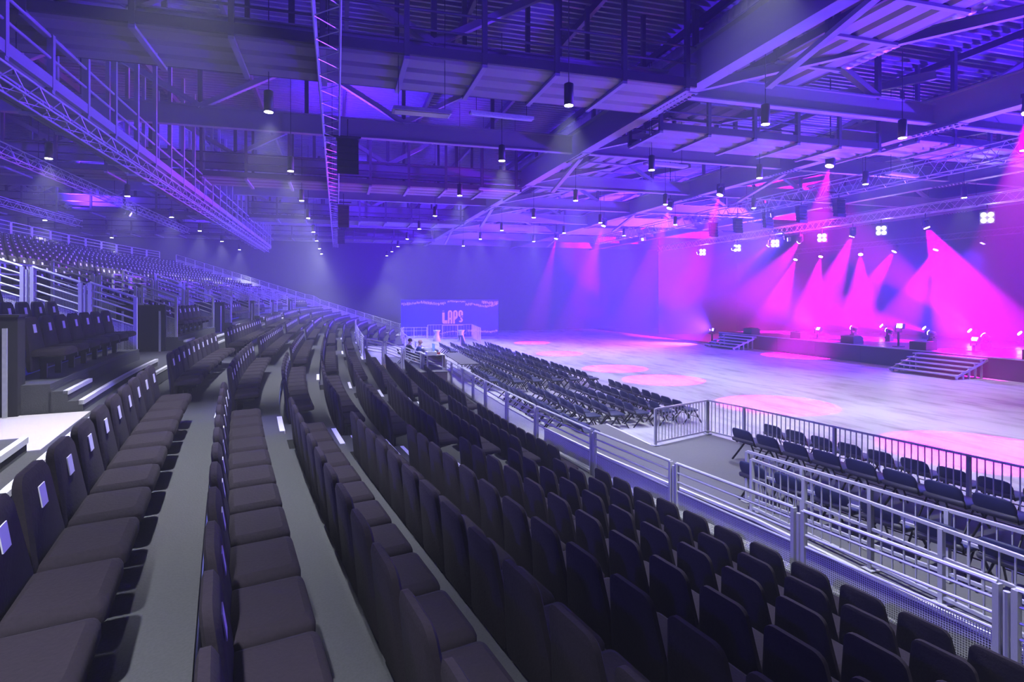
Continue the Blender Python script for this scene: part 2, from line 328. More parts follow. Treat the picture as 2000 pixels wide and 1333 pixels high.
# line-array speakers on the middle truss and on the front truss
def line_array(lab, x, y, ztop, n, s=1.0):
    o = thing('line_array_speaker', lab, 'speaker', (x, y, ztop)); me = MB().prism([(-.45*s, -.28*s), (.45*s, -.28*s), (.45*s, 0), (-.45*s, 0)], -.25*s, .25*s).mesh('speaker_cabinet', M['black'])
    px = 0
    for i in range(n):
        t = .02+.055*i; q = link('speaker_cabinet', me, o, (0, -px, -.3*s*i)); q.rotation_euler = (t, 0, 0); px += .3*s*math.sin(t)
    MB().box((-.5*s, -.3*s, .02), (.5*s, .3*s, .08)).build('flying_frame', M['darkbeam'], o)
    stick('chain', (x, y, ztop+.05), (x, y, ztop+.75), .02, M['black'], o); stick('hanger_bar', (x-.8, y, 10.13), (x+.45, y, 10.13), .04, M['black'], o, .06, 'box')
line_array('nearest black speaker cluster hanging from the middle truss', .35, 21.5, 10.0, 5, .8)
line_array('second black speaker cluster hanging farther along the middle truss', .35, 36.5, 9.9, 6, .7)
line_array('third and farthest black speaker cluster on the middle truss', .3, 50, 9.9, 6, .6)
for i, y in enumerate((25.5, 28.2, 31, 33.9, 36.6)):
    line_array(f'dark line array on the front arena truss, {ORD[i]} from the right', 26, y, 9.75, 5, .62)
# flat flood panels and strip lamps hung under the roof
def panel(lab, p, L, wd, ang, m):
    o = thing('hanging_panel_lamp', lab, 'lamp', p, ang)
    MB().box((-L/2, -wd/2, 0), (L/2, wd/2, .09)).build('housing', M['galv'], o); MB().box((-L/2+.05, -wd/2+.05, -.02), (L/2-.05, wd/2-.05, 0)).build('diffuser', m, o)
    for s in (-1, 1): MB().bar((s*L*.4, 0, .09), (s*L*.4, 0, 14.3-p[2]), .015).build('hanging_wire', M['black'], o)
panel('unlit flat flood panel beside the left truss', (-7.6, 15.6, 9.5), 1.9, .55, .1, M['led'])
panel('unlit flat flood panel right of the middle truss', (2.1, 15.3, 9.25), 1.5, .45, 0, M['led'])
panel('pale strip lamp left of the right main beam', (5.0, 18.0, 10.2), 2.1, .25, .05, M['galv'])
panel('pale strip lamp right of the right main beam', (13.0, 21.5, 9.9), 2.0, .35, .1, M['galv'])
panel('pale strip lamp below the second right main beam', (24.6, 20.6, 10.0), 1.9, .3, .1, M['galv'])
panel('pale strip lamp deep in the middle of the roof', (8.2, 30.0, 10.1), 2.2, .3, .05, M['galv'])
# ------------------------------------------------------------------ pendant downlights
PX = {'row beside the left truss': (-10.1, [1.5, 9, 17, 25.4, 33.8, 42, 50, 59, 69]), 'row left of the middle truss': (-1.8, [1.0, 8.0, 17.3, 25.2, 32.8, 40, 48.5, 56, 65, 73]),
      'row left of the right main beam': (5.85, [-.5, 7.0, 14.46, 21.05, 28.9, 36.6, 44, 52, 60, 67, 74]), 'row right of the right main beam': (12.0, [14.4, 20.9, 28.7, 35.6, 43.2, 50.2, 57.5]),
      'row between the right main beams': (17.2, [7.2, 14.4, 21.0, 28.5, 36.8, 43.5, 51]), 'row right of the second main beam': (22.7, [14.45, 20.8, 28.2, 36.3, 44]), 'row over the stage': (30.6, [22.2]),
      'unseen row added over the left walkway': (-8.2, [5.5, 14.6]), 'row near the left wall': (-18.5, [22, 34, 46, 58])}  # left walkway row is out of view, added to brighten the raised railings
hb = MB().lathe([(.125, 0), (.125, .56), (.05, .60)], 14).mesh('housing', M['black'], True)
lb = MB().lathe([(.112, -.012), (.112, 0)], 14).mesh('lens', M['lamp'])
for rn, (x, ys) in PX.items():
    for i, y in enumerate(ys):
        o = thing('pendant_downlight', f'black cylinder downlight, {ORD[i]} nearest in the {rn}', 'lamp', (x, y, 9.55), 0, 'pendant downlights')
        link('housing', hb, o); link('lens', lb, o); stick('cable', (x, y, 10.15), (x, y, 14.35), .012, M['black'], o)
        lamp('SPOT', 'pendant_light', (x, y, 9.50), (x, y, 0), P_LAMP*(.6 if x > 11 else 1), PEND_COL, .10, 72, .85)
# ------------------------------------------------------------------ grandstand
st = thing('grandstand', None, None, kind='structure')
for n in range(NTOP, 9):
    b = MB(); z = tread(n); f = edge(n) if n < 8 else edge(8)+.47; bk = edge(n-1); low = tread(n+1)-.12 if n < 8 else 0
    skip = []
    if n >= 5: skip = [VOID]
    if -5 <= n <= -2: skip = VOM
    for S0, S1 in cut(skip, SBEG, SEND): strip(b, S0, S1, bk-.02, f, z, min(low, z-.3))
    b.build('seating_tread', M['carpet'], st)
    if n < 8:
        b = MB()
        for S0, S1 in cut(skip, SBEG, SEND): strip(b, S0, S1, f, f+.012, z-.07, tread(n+1)+.02)
        b.build('riser_panel', M['riser'] if n not in (-1, -2) else M['carpet'], st)
for S0, S1 in VOM:                                # entrance floors at walkway level
    b = MB(); strip(b, S0, S1, edge(-6)-.0, edge(-2)+.02, tread(-1)-.002, tread(-1)-.4); b.build('entrance_floor', M['carpet'], st)
    b = MB(); strip(b, S0, S1, edge(-6)-.06, edge(-6)-.01, tread(-6)+.0, tread(-1)); b.build('entrance_lintel', M['riser'], st)
b = MB(); strip(b, 4.4, 6.7, -3.2, -1.25, tread(-1)+.006, tread(-1)); b.build('pale_floor_strip', M['palefloor'], st)  # paler strip of entrance floor
for n in (-1,):
    for S0, S1 in ((SBEG, SEND),):
        b = MB(); strip(b, S0, S1, edge(n)-.05, edge(n)+.02, tread(n)+.008, tread(n)-.05); b.build('white_nosing', M['nose'], st)
AISLE = [(7.15, 8.45), (15.75, 17.15), (27.35, 29.0), (37.8, 39.5), (50.2, 51.9)]
def astep(n, S0, S1, z, f, d=.34):
    b = MB(); strip(b, S0, S1, f-.0, f+d, z, z-.3); o = b.build('aisle_step', M['carpet'], st)
    b = MB(); strip(b, S0+.05, S1-.05, f+d-.06, f+d+.008, z+.006, z-.04); b.build('white_nosing', M['nose'], o)
for n in range(-1, 8):
    for S0, S1 in AISLE:
        if n >= 5 and VOID[0]-1 < S0 < VOID[1]: continue
        astep(n, S0, S1, tread(n+1)+RISE/2, edge(n))
        if n >= 0: b = MB(); strip(b, S0, S1, edge(n)-.07, edge(n)+.014, tread(n)+.007, tread(n)-.05); b.build('white_nosing', M['nose'], st)
for S0, S1 in cut(VOM, SBEG, SEND):               # half-step landing in front of the raised rows
    b = MB(); strip(b, S0, S1, edge(-2)-.02, -1.35, tread(-1)+.155, tread(-1)); o = b.build('landing_step', M['carpet'], st)
    b = MB(); strip(b, S0, S1, -1.40, -1.335, tread(-1)+.163, tread(-1)+.10); b.build('white_nosing', M['nose'], o)
    b = MB(); strip(b, S0, min(S0+1.35, S1), edge(-2)-.02, edge(-2)+.2, tread(-1)+.30, tread(-1)+.155); o = b.build('landing_step', M['carpet'], st)
    b = MB(); strip(b, S0, min(S0+1.35, S1), edge(-2)+.15, edge(-2)+.21, tread(-1)+.307, tread(-1)+.25); b.build('white_nosing', M['nose'], o)
# ------------------------------------------------------------------ grandstand seats
def rounded(w0, w1, z0, zk, z1, r=.09, k=4):
    """outline of a seat back: w0 wide up to zk, tapering to w1 with round shoulders at z1"""
    pts = [(-w0/2+.03, z0), (w0/2-.03, z0), (w0/2, z0+.04), (w0/2, zk)]
    for i in range(k+1):
        a = PI/2*i/k; pts.append((w1/2-r+r*math.cos(a), z1-r+r*math.sin(a)))
    for i in range(k+1):
        a = PI/2*i/k; pts.append((-w1/2+r-r*math.sin(a), z1-r+r*math.cos(a)))
    pts += [(-w0/2, zk), (-w0/2, z0+.04)]
    return pts
def pad(outline, layers, lean=lambda u: 0):
    """stack of scaled outlines (scale, y) -> soft edged pad; outline in x,z"""
    b = MB(); n = len(outline); cx = 0; cz = sum(p[1] for p in outline)/n; vs = []
    for ins, y in layers:
        for x, zz in outline:
            L = math.hypot(x-cx, zz-cz) or 1; X, Z = x-(x-cx)/L*ins, zz-(zz-cz)/L*ins; vs.append((X, y+lean(Z), Z))
    fs = [tuple(range(n))[::-1]]
    for k in range(len(layers)-1): fs += [(k*n+i, k*n+(i+1) % n, (k+1)*n+(i+1) % n, (k+1)*n+i) for i in range(n)]
    fs.append(tuple(range((len(layers)-1)*n, len(layers)*n))); b.add(vs, fs); return b
lean = lambda z: -.13*max(0, z-.35)/.56
back_b = pad(rounded(.665, .53, .12, .42, .915, .10), [(.035, -.735), (.0, -.71), (.0, -.65), (.035, -.62)], lean)
cu = [(-.315, -.66), (.315, -.66), (.325, -.62)]+[(.325-.07+.07*math.cos(a), -.075+.07*math.sin(a)) for a in (0, PI/6, PI/3, PI/2)]+[(-.325+.07-.07*math.sin(a), -.075+.07*math.cos(a)) for a in (0, PI/6, PI/3, PI/2)]+[(-.325, -.62)]
cush_b = MB(); nn = len(cu); vs = []
for ins, z, dz in ((.05, .33, 0), (.0, .35, 0), (.0, .41, 0), (.022, .445, .0), (.10, .462, .012)):
    for x, y in cu:
        L = math.hypot(x, y+.33); X, Y = x-x/L*ins, y-(y+.33)/L*ins; vs.append((X, Y, z+.03*(Y+.33)+dz))
fs = [tuple(range(nn))]+[(k*nn+i, k*nn+(i+1) % nn, (k+1)*nn+(i+1) % nn, (k+1)*nn+i) for k in range(4) for i in range(nn)]+[tuple(range(4*nn, 5*nn))[::-1]]
cush_b.add(vs, [f[::-1] for f in fs])
tag_b = MB(); zz0, zz1 = .68, .805
tag_b.add([(-.062, -.612+lean(zz0), zz0), (.062, -.612+lean(zz0), zz0), (.062, -.612+lean(zz1), zz1), (-.062, -.612+lean(zz1), zz1), (-.062, -.622+lean(zz0), zz0), (.062, -.622+lean(zz0), zz0), (.062, -.622+lean(zz1), zz1), (-.062, -.622+lean(zz1), zz1)],
          [(0, 3, 2, 1), (0, 1, 5, 4), (1, 2, 6, 5), (2, 3, 7, 6), (3, 0, 4, 7)])
brk_b = MB().add([(sx, y, z) for sx in (-.03, .03) for y, z in ((-.60, .0), (-.48, .0), (-.48, .22), (-.15, .26), (-.15, .34), (-.60, .34))], [(0, 1, 2, 3, 4, 5), (11, 10, 9, 8, 7, 6)]+[(i, 6+i, 6+(i+1) % 6, (i+1) % 6) for i in range(6)])
SEAT = [('cushion', cush_b, M['fabric'], True), ('backrest', back_b, M['fabric'], True), ('number_tag', tag_b, M['tag'], False), ('bracket', brk_b, M['darkbeam'], False)]
for _n, _b, _m, _s2 in SEAT: _b.v = [(x, y*.66, z if _n != 'cushion' else .37+(z-.37)*.8) for x, y, z in _b.v]
SEATM = [(nm, bb.mesh(nm, mm, sm)) for nm, bb, mm, sm in SEAT]
for nm, me in SEATM[:2]:
    try: me.set_sharp_from_angle(angle=math.radians(50))
    except Exception: pass
BLOCKS = [(-1.4, 7.0, 'nearest block'), (8.6, 15.6, 'second block'), (17.3, 27.1, 'third block'), (29.2, 37.6, 'fourth block'), (39.6, 50.1, 'fifth block'), (52.0, 65.4, 'farthest block')]
seats = []
for n in range(-16, 9):
    if n == -1: continue
    if n >= 0: bl = [c for c in BLOCKS if not (n >= 5 and VOID[0]-1 < c[0] < VOID[1]-1)]
    elif n >= -5:
        bl = [(a+1.45, d-1.1 if k+1 < len(VOM) else SEND-.8, BLOCKS[min(k, 5)][2]) for k, (a, d) in enumerate([(v[1], VOM[i+1][0]+1.0 if i+1 < len(VOM) else SEND) for i, v in enumerate(VOM)])]
        bl = [(v[1]+.45, (VOM[i+1][0]-.3 if i+1 < len(VOM) else SEND-.8), (BLOCKS+[(0, 0, 'end block')])[i][2] if i else 'first block') for i, v in enumerate(VOM)]
    else: bl = BLOCKS if n > -9 else [(-1.4, 15.6, 'nearest block'), (17.3, 37.6, 'third block'), (39.6, 65.4, 'fifth block')]
    for S0, S1, nm in bl:
        k = int((S1-S0+.05)/.7)
        for i in range(k):
            S = S1-.35-i*.7 if S0 < 0 else S0+.35+i*.7
            p = at(S, roff(n), tread(n)); x, y, f = cam_px(p+Vector((0, 0, .6)))
            if f < .6 or x < -260 or x > 2330 or y > 1620: continue
            seats.append((f if n >= -4 else f+30, n, S, p, i, nm))
seats.sort(key=lambda t: t[0])
ind, rest = seats[:300], seats[300:]
for f, n, S, p, i, nm in ind:
    if n >= 0: lab = f'dark upholstered seat, {ORD[i]} from the aisle, {ORD[8-n]} row up from the mesh railing, {nm}'
    else: lab = f'dark seat, raised row {ORD[-n-2]} past the left walkway, {ORD[i]} from partition, {nm}'
    o = thing('grandstand_seat', lab, 'seat', p, facing(S), 'grandstand seats')
    for q, me in SEATM: link(q, me, o)
# all the farther seats of the stand: one mesh
tv = []; tf = []; tm = []
for k, (nm, bb, mm, sm) in enumerate(SEAT[:3]): 
    base = len(tv); tv += bb.v; tf += [tuple(base+j for j in f) for f in bb.f]; tm += [0 if k < 2 else 1]*len(bb.f)
tv = np.array(tv); V = []; F = []; MI = []
for f, n, S, p, i, nm in rest:
    a = facing(S); c, s = math.cos(a), math.sin(a)
    base = len(V)*len(tv)
    V.append(np.stack([tv[:, 0]*c-tv[:, 1]*s+p.x, tv[:, 0]*s+tv[:, 1]*c+p.y, tv[:, 2]+p.z], 1)); F += [tuple(base+j for j in ff) for ff in tf]; MI += tm
me = bpy.data.meshes.new('far_seating'); me.from_pydata(np.concatenate(V).tolist(), [], F); me.materials.append(M['fabric']); me.materials.append(M['tag']); me.polygons.foreach_set('material_index', MI); me.update()
link('far_seating', me, None, None, kind='stuff', label='rows of dark tagged seats filling the upper and far stand', category='seating')
# ------------------------------------------------------------------ guard rails
def sheet(name, p, q, z0p, z1p, z0q, z1q, m, par):
    p, q = Vector(p), Vector(q); L = (q-p).length; t = (q-p).normalized(); nrm = Vector((-t.y, t.x, 0))*.004
    vs = [(p.x, p.y, z0p), (q.x, q.y, z0q), (q.x, q.y, z1q), (p.x, p.y, z1p)]
    me = bpy.data.meshes.new(name); me.from_pydata([Vector(v)-par.location for v in vs], [], [(0, 1, 2, 3)]); me.materials.append(m)
    uv = me.uv_layers.new(name='UVMap'); k = 1/.03
    for li, (uu, vv) in enumerate(((0, 0), (L*k, 0), (L*k, (z1q-z0q)*k), (0, (z1p-z0p)*k))): uv.data[li].uv = (uu, vv)
    return link(name, me, par)
def guard(lab, pts, bases, fill='mesh', H=1.1, mids=2, low=.52, dbl=True, bottom=0.02, name='guard_rail', pr=.03):
    """posts at the given plan points; between them a top rail, mid rails, a lower rail and an infill sheet"""
    o = thing(name, lab, 'railing', (pts[0][0], pts[0][1], bases[0]))
    n = len(pts)
    for i in range(n-1):
        p, q = Vector(pts[i]), Vector(pts[i+1]); zb, zq = bases[i], bases[i+1]; t = (q-p); t.z = 0; t.normalize(); g = .09 if dbl else 0
        a, c = p+t*g, q-t*g
        for e, z in ((a, zb), (c, zq)):
            if dbl or e is a or i == n-2: stick('post', (e.x, e.y, z), (e.x, e.y, z+H), .07, M['galv'], o, .07, 'box')
        hs = [H]+[low+(H-low)*(k+1)/(mids+1) for k in range(mids)]+[low]
        for k, h in enumerate(hs):
            stick('top_rail' if k == 0 else ('lower_rail' if k == len(hs)-1 else 'mid_rail'), (a.x, a.y, zb+h), (c.x, c.y, zq+h), .030 if k == 0 else .021, M['galv'], o)
        if fill: sheet('mesh_panel' if fill == 'mesh' else 'clear_panel', a, c, zb+bottom, zb+low-.03, zq+bottom, zq+low-.03, M['mesh'] if fill == 'mesh' else M['glass'], o)
        if dbl and i > 0: stick('joint_post', (p.x, p.y, zb), (p.x, p.y, zb+H-.06), .035, M['galv'], o)
    return o
FR = RD*8+.7
Sp = [-2.6, .14, 2.9, 5.92, 9.24, 13.18, 16.2, 19.1, 21.2, 23.2, 26.0, 27.6]
guard('front mesh railing below the lowest row of seats', [at(S, FR) for S in Sp], [tread(8)]*len(Sp), 'mesh', 1.1, 2, .56)
Sp = list(np.arange(27.6, 66, 3.2)); guard('far front railing continuing past the sound desk', [at(S, FR) for S in Sp], [tread(8)]*len(Sp), None, 1.1, 2, .15)
rows = list(range(4, 9)); guard('stepped railing with clear panels where the lowest rows end', [at(27.6, edge(4)+.1)]+[at(27.6, RD*(n+.45)) for n in (5, 6, 7)]+[at(27.6, FR)], [tread(4)-.15, tread(5), tread(6), tread(7), tread(8)], 'glass', 1.15, 3, .6)
Sp = list(np.arange(27.6, 52.1, 3.05)); guard('railing along the fifth row above the sound desk pit', [at(S, edge(4)+.05) for S in Sp], [tread(4)]*len(Sp), 'mesh', 1.1, 3, .6)
pr = [(S, n) for n in range(NTOP, 9, 1) for S in (66.1,)]
guard('long sloping railing down the far end of the stand', [at(66.1, roff(n)) for n in range(NTOP, 9, 1)]+[at(66.1, FR)], [tread(n) for n in range(NTOP, 9)]+[tread(8)], 'mesh', 1.3, 2, .85, False)
Sp = list(np.arange(16, 66, 2.5)); guard('topmost railing behind the last row of seats at left', [at(S, roff(NTOP)-.4) for S in Sp], [tread(NTOP)+.3]*len(Sp), None, 1.1, 3, .1)
NM = ['', 'nearest', 'second', 'third', 'fourth', 'fifth', 'farthest']
for k, (S0, S1) in enumerate(VOM):
    if k == 0: continue
    for side, S in (('near', S0-.05), ('far', S1+.05)):
        if k == 1: continue
        ns = [-5.4, -4.2, -3.1, -2.0]
        guard(f'{side} side mesh railing of the {NM[k]} entrance through the raised seats', [at(S, RD*n+.25) for n in ns], [EYE-1.93-RISE*n-.35 for n in ns], 'mesh', 1.65, 3, .98, True)
    Sp = list(np.linspace(S0, S1, 3)); guard(f'railing over the {NM[k]} entrance below the upper rows', [at(S, edge(-6)-.05) for S in Sp], [tread(-6)]*3, None, .95, 2, .1)
    # black partition at the far side of each entrance
    o = thing('partition', f'black partition beside the {NM[k]} entrance on the left walkway', 'partition', at(S1-.12, -2.05, tread(-1)), facing(S1))
    MB().box((-.30, -1.25, 0), (.0, .0, 1.35)).build('panel_body', M['blackcloth'], o); MB().box((-.32, -1.27, 1.35), (.02, .02, 1.38)).build('cap_strip', M['black'], o)
    for s in (-1.1, -.15): MB().box((.02, s, 0), (.06, s+.05, 1.2)).build('edge_post', M['galv'], o)
# ------------------------------------------------------------------ floor chairs
def blk(w, d, h, r=.08, k=3):
    pts = []
    for cx, cy, a0 in ((w/2-r, d/2-r, 0), (-w/2+r, d/2-r, PI/2), (-w/2+r, -d/2+r, PI), (w/2-r, -d/2+r, 1.5*PI)):
        pts += [(cx+r*math.cos(a0+PI/2*i/k), cy+r*math.sin(a0+PI/2*i/k)) for i in range(k+1)]
    return pts
def padbox(w, d, h, r, ins=.02):
    o = blk(w, d, h, r); b = MB(); n = len(o); vs = []
    for s, z in ((ins, 0), (0, h*.3), (0, h*.7), (ins, h)):
        for x, y in o: L = math.hypot(x, y); vs.append((x-x/L*s, y-y/L*s, z))
    b.add(vs, [tuple(range(n))[::-1]]+[(k*n+i, k*n+(i+1) % n, (k+1)*n+(i+1) % n, (k+1)*n+i) for k in range(3) for i in range(n)]+[tuple(range(3*n, 4*n))]); return b
sb = padbox(.62, .56, .06, .09); sb.v = [(x, y-.02, z+.43) for x, y, z in sb.v]
bb = padbox(.62, .32, .06, .13, .03); bb.v = [(x, -.32-z-.10*(y+.16)/.32-.04*(1-(x/.31)**2), .66+y) for x, y, z in bb.v]
rb = padbox(.65, .09, .03, .04, .0); rb.v = [(x, -.39-z-.04*(1-(x/.33)**2), .50+y+.03) for x, y, z in rb.v]
lg = MB()
CH = [('seat', sb.mesh('seat', M['chairfab'], True)), ('backrest', bb.mesh('backrest', M['chairfab'], True)), ('back_trim', rb.mesh('back_trim', M['chairrim'], True))]
for s in (-1, 1):
    CH.append(('leg', MB().bar((s*.27, .10, .44), (s*.32, .36, 0), .016, .026, n=6).mesh('leg', M['chairframe'])))
    CH.append(('leg', MB().bar((s*.27, .02, .44), (s*.32, -.42, 0), .016, .026, n=6).mesh('leg', M['chairframe'])))
    CH.append(('back_upright', MB().bar((s*.29, .05, .43), (s*.29, -.30, .44), .014, .024, n=6).bar((s*.29, -.30, .44), (s*.28, -.42, .72), .014, .024, n=6).mesh('back_upright', M['chairframe'])))
CH.append(('stretcher', MB().bar((-.30, .26, .20), (.30, .26, .20), .012, .012, n=6).mesh('stretcher', M['chairframe'])))
def chair(p, ang, lab, lod):
    o = thing('stacking_chair', lab, 'chair', p, ang, 'floor chairs')
    for i, (nm, me) in enumerate(CH):
        if lod and nm in ('stretcher',): continue
        link(nm, me, o)
XR = [11.7, 10.73, 9.78, 8.82, 7.88, 6.87]
YB = [(18.5, 24.4, 'near block'), (26.8, 38.7, 'middle block'), (40.0, 47.4, 'far block')]
for r, x in enumerate(XR):
    for bi, (y0, y1, bn) in enumerate(YB):
        if r == 4 and bi == 2: y0, y1 = 43, 47.4
        if r == 5: y0, y1 = ((16.4, 25.9), (27.5, 31.5), (60, 60))[bi]
        k = int((y1-y0)/.77+.6)
        for i in range(k):
            y = y0+i*.77
            dx = rng.uniform(-.05, .05)
            chair((x+.4+dx, y, 0), -PI/2+rng.uniform(-.06, .06), f'black padded chair, {ORD[i]} from near end, {ORD[r]} row from open floor, {bn}', bi > 0)
def arcrow(p0, p1, n, z, nm, ex=0):
    p0, p1 = Vector(p0), Vector(p1); d = (p1-p0); a = math.atan2(d.y, d.x)
    for i in range(n+ex):
        q = p0+d*i/(n-1); t = d.normalized(); f = Vector((-t.y, t.x))           # the chairs face right of the row
        q = q+f*.4; chair((q.x, q.y, z), a+PI*0, f'black padded chair, {ORD[i]} from far end of the {nm}', False)
PLZ = .45
arcrow((12.0, 14.1), (12.8, 8.67), 8, 0, 'row just beyond the barred railing', 2)
arcrow((9.50, 12.2), (10.13, 7.7), 7, PLZ, 'row inside the barred railing', 3)
arcrow((7.75, 9.65), (8.45, 5.6), 6, PLZ, 'row behind the double barriers', 1)
# ------------------------------------------------------------------ raised platform and barriers
EDGE = [(8.3, .6), (7.85, 2.6), (7.5, 4.7), (7.40, 6.8), (7.28, 9.0), (7.0, 10.5), (6.5, 13.5), (6.1, 17.1)]
b = MB(); poly = [(8.2, 17.1), (8.26, 14.19), (10.5, 15.0), (10.74, 13.7), (11.35, 10.2), (11.95, 6.6), (12.6, 2.0)]+EDGE
n = len(poly); b.add([(x, y, 0) for x, y in poly]+[(x, y, PLZ) for x, y in poly], [tuple(range(n)), tuple(range(n, 2*n))[::-1]]+[(i, n+i, n+(i+1) % n, (i+1) % n) for i in range(n)])
pl = b.build('viewing_platform', M['platform'], label='low grey carpeted platform between mesh railing and barred railing', category='platform')
stick('edge_trim', (8.2, 17.1, PLZ), (8.2, 14.2, PLZ), .05, M['nose'], pl, .03, 'box')
for a, c in zip(EDGE[:-1], EDGE[1:]): stick('edge_trim', (*a, PLZ), (*c, PLZ), .06, M['nose'], pl, .05, 'box')
def barrier(lab, pts, z0, H=1.0, gap=.13, rail2=None, post=1.9, feet=True, m=None):
    m = m or M['galv']; o = thing('crowd_barrier', lab, 'barrier', (*pts[0], z0))
    for a, c in zip(pts[:-1], pts[1:]):
        a, c = Vector((*a, z0)), Vector((*c, z0)); L = (c-a).length; t = (c-a)/L; k = max(1, round(L/post)); up = Vector((0, 0, 1))
        stick('top_rail', a+up*H, c+up*H, .045, m, o, .045, 'box'); stick('bottom_rail', a+up*.1, c+up*.1, .045, m, o, .045, 'box')
        if rail2: stick('mid_rail', a+up*rail2, c+up*rail2, .04, m, o, .04, 'box')
        for i in range(k+1):
            p = a+t*(L*i/k); stick('post', p, p+up*H, .065, m, o, .065, 'box')
            if feet: stick('foot_plate', p+Vector((0, 0, .01)), p+up*.03, .18, m, o, .18, 'box')
        nb = int(L/gap)
        for i in range(1, nb):
            p = a+t*(L*i/nb); stick('vertical_bar', p+up*.1, p+up*H, .018, m, o, .018, 'box')
barrier('barred steel railing around the corner of the raised platform', [(8.28, 14.22), (10.45, 14.98), (10.76, 13.76), (11.18, 11.09), (11.63, 8.35), (12.1, 5.4), (12.6, 2.4)], PLZ)
barrier('pale barred barrier nearer the chairs on the platform', [(7.74, 9.8), (8.15, 7.38), (8.55, 5.2), (8.98, 3.0)], PLZ, 1.0, .17, .62, 1.2)
barrier('pale barred barrier nearer the mesh railing on the platform', [(7.45, 9.3), (7.56, 6.84), (7.68, 4.8), (8.0, 2.6)], PLZ, 1.0, .17, .62, 1.2)
barrier('far barred barrier in front of the blue banner, long side', [(9.2, 62.5), (14.0, 62.5), (13.2, 55.2)], .0, 1.5, .3, None, 1.6, False)
barrier('low pale barrier left of the far barred barrier', [(6.4, 62.5), (9.1, 62.5)], .0, 1.25, .5, .9, 1.3, False)
# ------------------------------------------------------------------ sound desk pit
fz = .75
b = MB(); b.box((2.6, 29.0, 0), (5.25, 37.0, fz)); o = b.build('sound_platform', M['tan'], label='tan plywood platform under the sound desk', category='platform')
MB().box((2.58, 28.98, fz), (5.27, 37.02, fz+.03)).build('deck_sheet', M['platform'], o)
def table(nm, lab, c, L, wd, h, z0, ang, top, legm, front=None):
    o = thing(nm, lab, 'table', (*c, z0), ang); MB().box((-L/2, -wd/2, h-.04), (L/2, wd/2, h)).build('tabletop', top, o)
    for sx in (-1, 1):
        for sy in (-1, 1): MB().box((sx*(L/2-.08)-.03, sy*(wd/2-.08)-.03, 0), (sx*(L/2-.08)+.03, sy*(wd/2-.08)+.03, h-.04)).build('leg', legm, o)
    if front: MB().box((-L/2, -wd/2-.02, .1), (L/2, -wd/2, h-.04)).build('modesty_panel', front, o)
    return o
table('sound_desk', 'long desk with papers and consoles in front of two seated people', (4.65, 31.9), 4.4, .95, .78, fz+.03, PI/2+.05, M['paper'], M['galv'], M['tan'])
def console(lab, c, z, L, wd, m, ang):
    o = thing('mixing_console', lab, 'console', (*c, z), ang); MB().prism([(-L/2, 0), (L/2, 0), (L/2, .14), (-L/2, .14)], -wd/2, wd/2).build('body', m, o)
    for i in range(8): MB().box((-L/2+.06+i*L/8.6, -wd*.35, .14), (-L/2+.09+i*L/8.6, wd*.1, .165)).build('fader', M['paper'], o)
    MB().box((-L*.25, wd*.25, .14), (L*.25, wd*.3, .42)).build('screen', M['screen'], o)
console('grey mixing console with blue screen on the sound desk', (4.72, 31.4), fz+.81, 1.3, .75, M['console'], -PI/2)
console('small light console on the near end of the sound desk', (4.6, 30.1), fz+.81, .7, .5, M['paper'], -PI/2)
q = MB().box((-.08, -.06, 0), (.08, .06, .1)).build('red_box', M['redbit'], None, (4.85, 29.85, fz+.78+.0), label='small red box at the near end of the sound desk', category='box')
q.location = (4.95, 29.9, fz+.81)
table('equipment_riser', 'bare grey riser table beside the rows of floor chairs', (6.72, 33.2), 6.4, 1.0, 1.0, 0, PI/2-.03, M['platform'], M['galv'])
def limb(nm, pts, m, par, sub=2):
    me = bpy.data.meshes.new(nm); vs = [p[0] for p in pts[0]]; me.from_pydata(vs, pts[1], []); o = link(nm, me, par)
    o.modifiers.new('skin', 'SKIN')
    if not me.skin_vertices: me.skin_vertices.new()
    for i, (p, r) in enumerate(pts[0]): me.skin_vertices[0].data[i].radius = (r, r)
    me.skin_vertices[0].data[0].use_root = True
    s = o.modifiers.new('sub', 'SUBSURF'); s.levels = sub; s.render_levels = sub; me.materials.append(m); return o
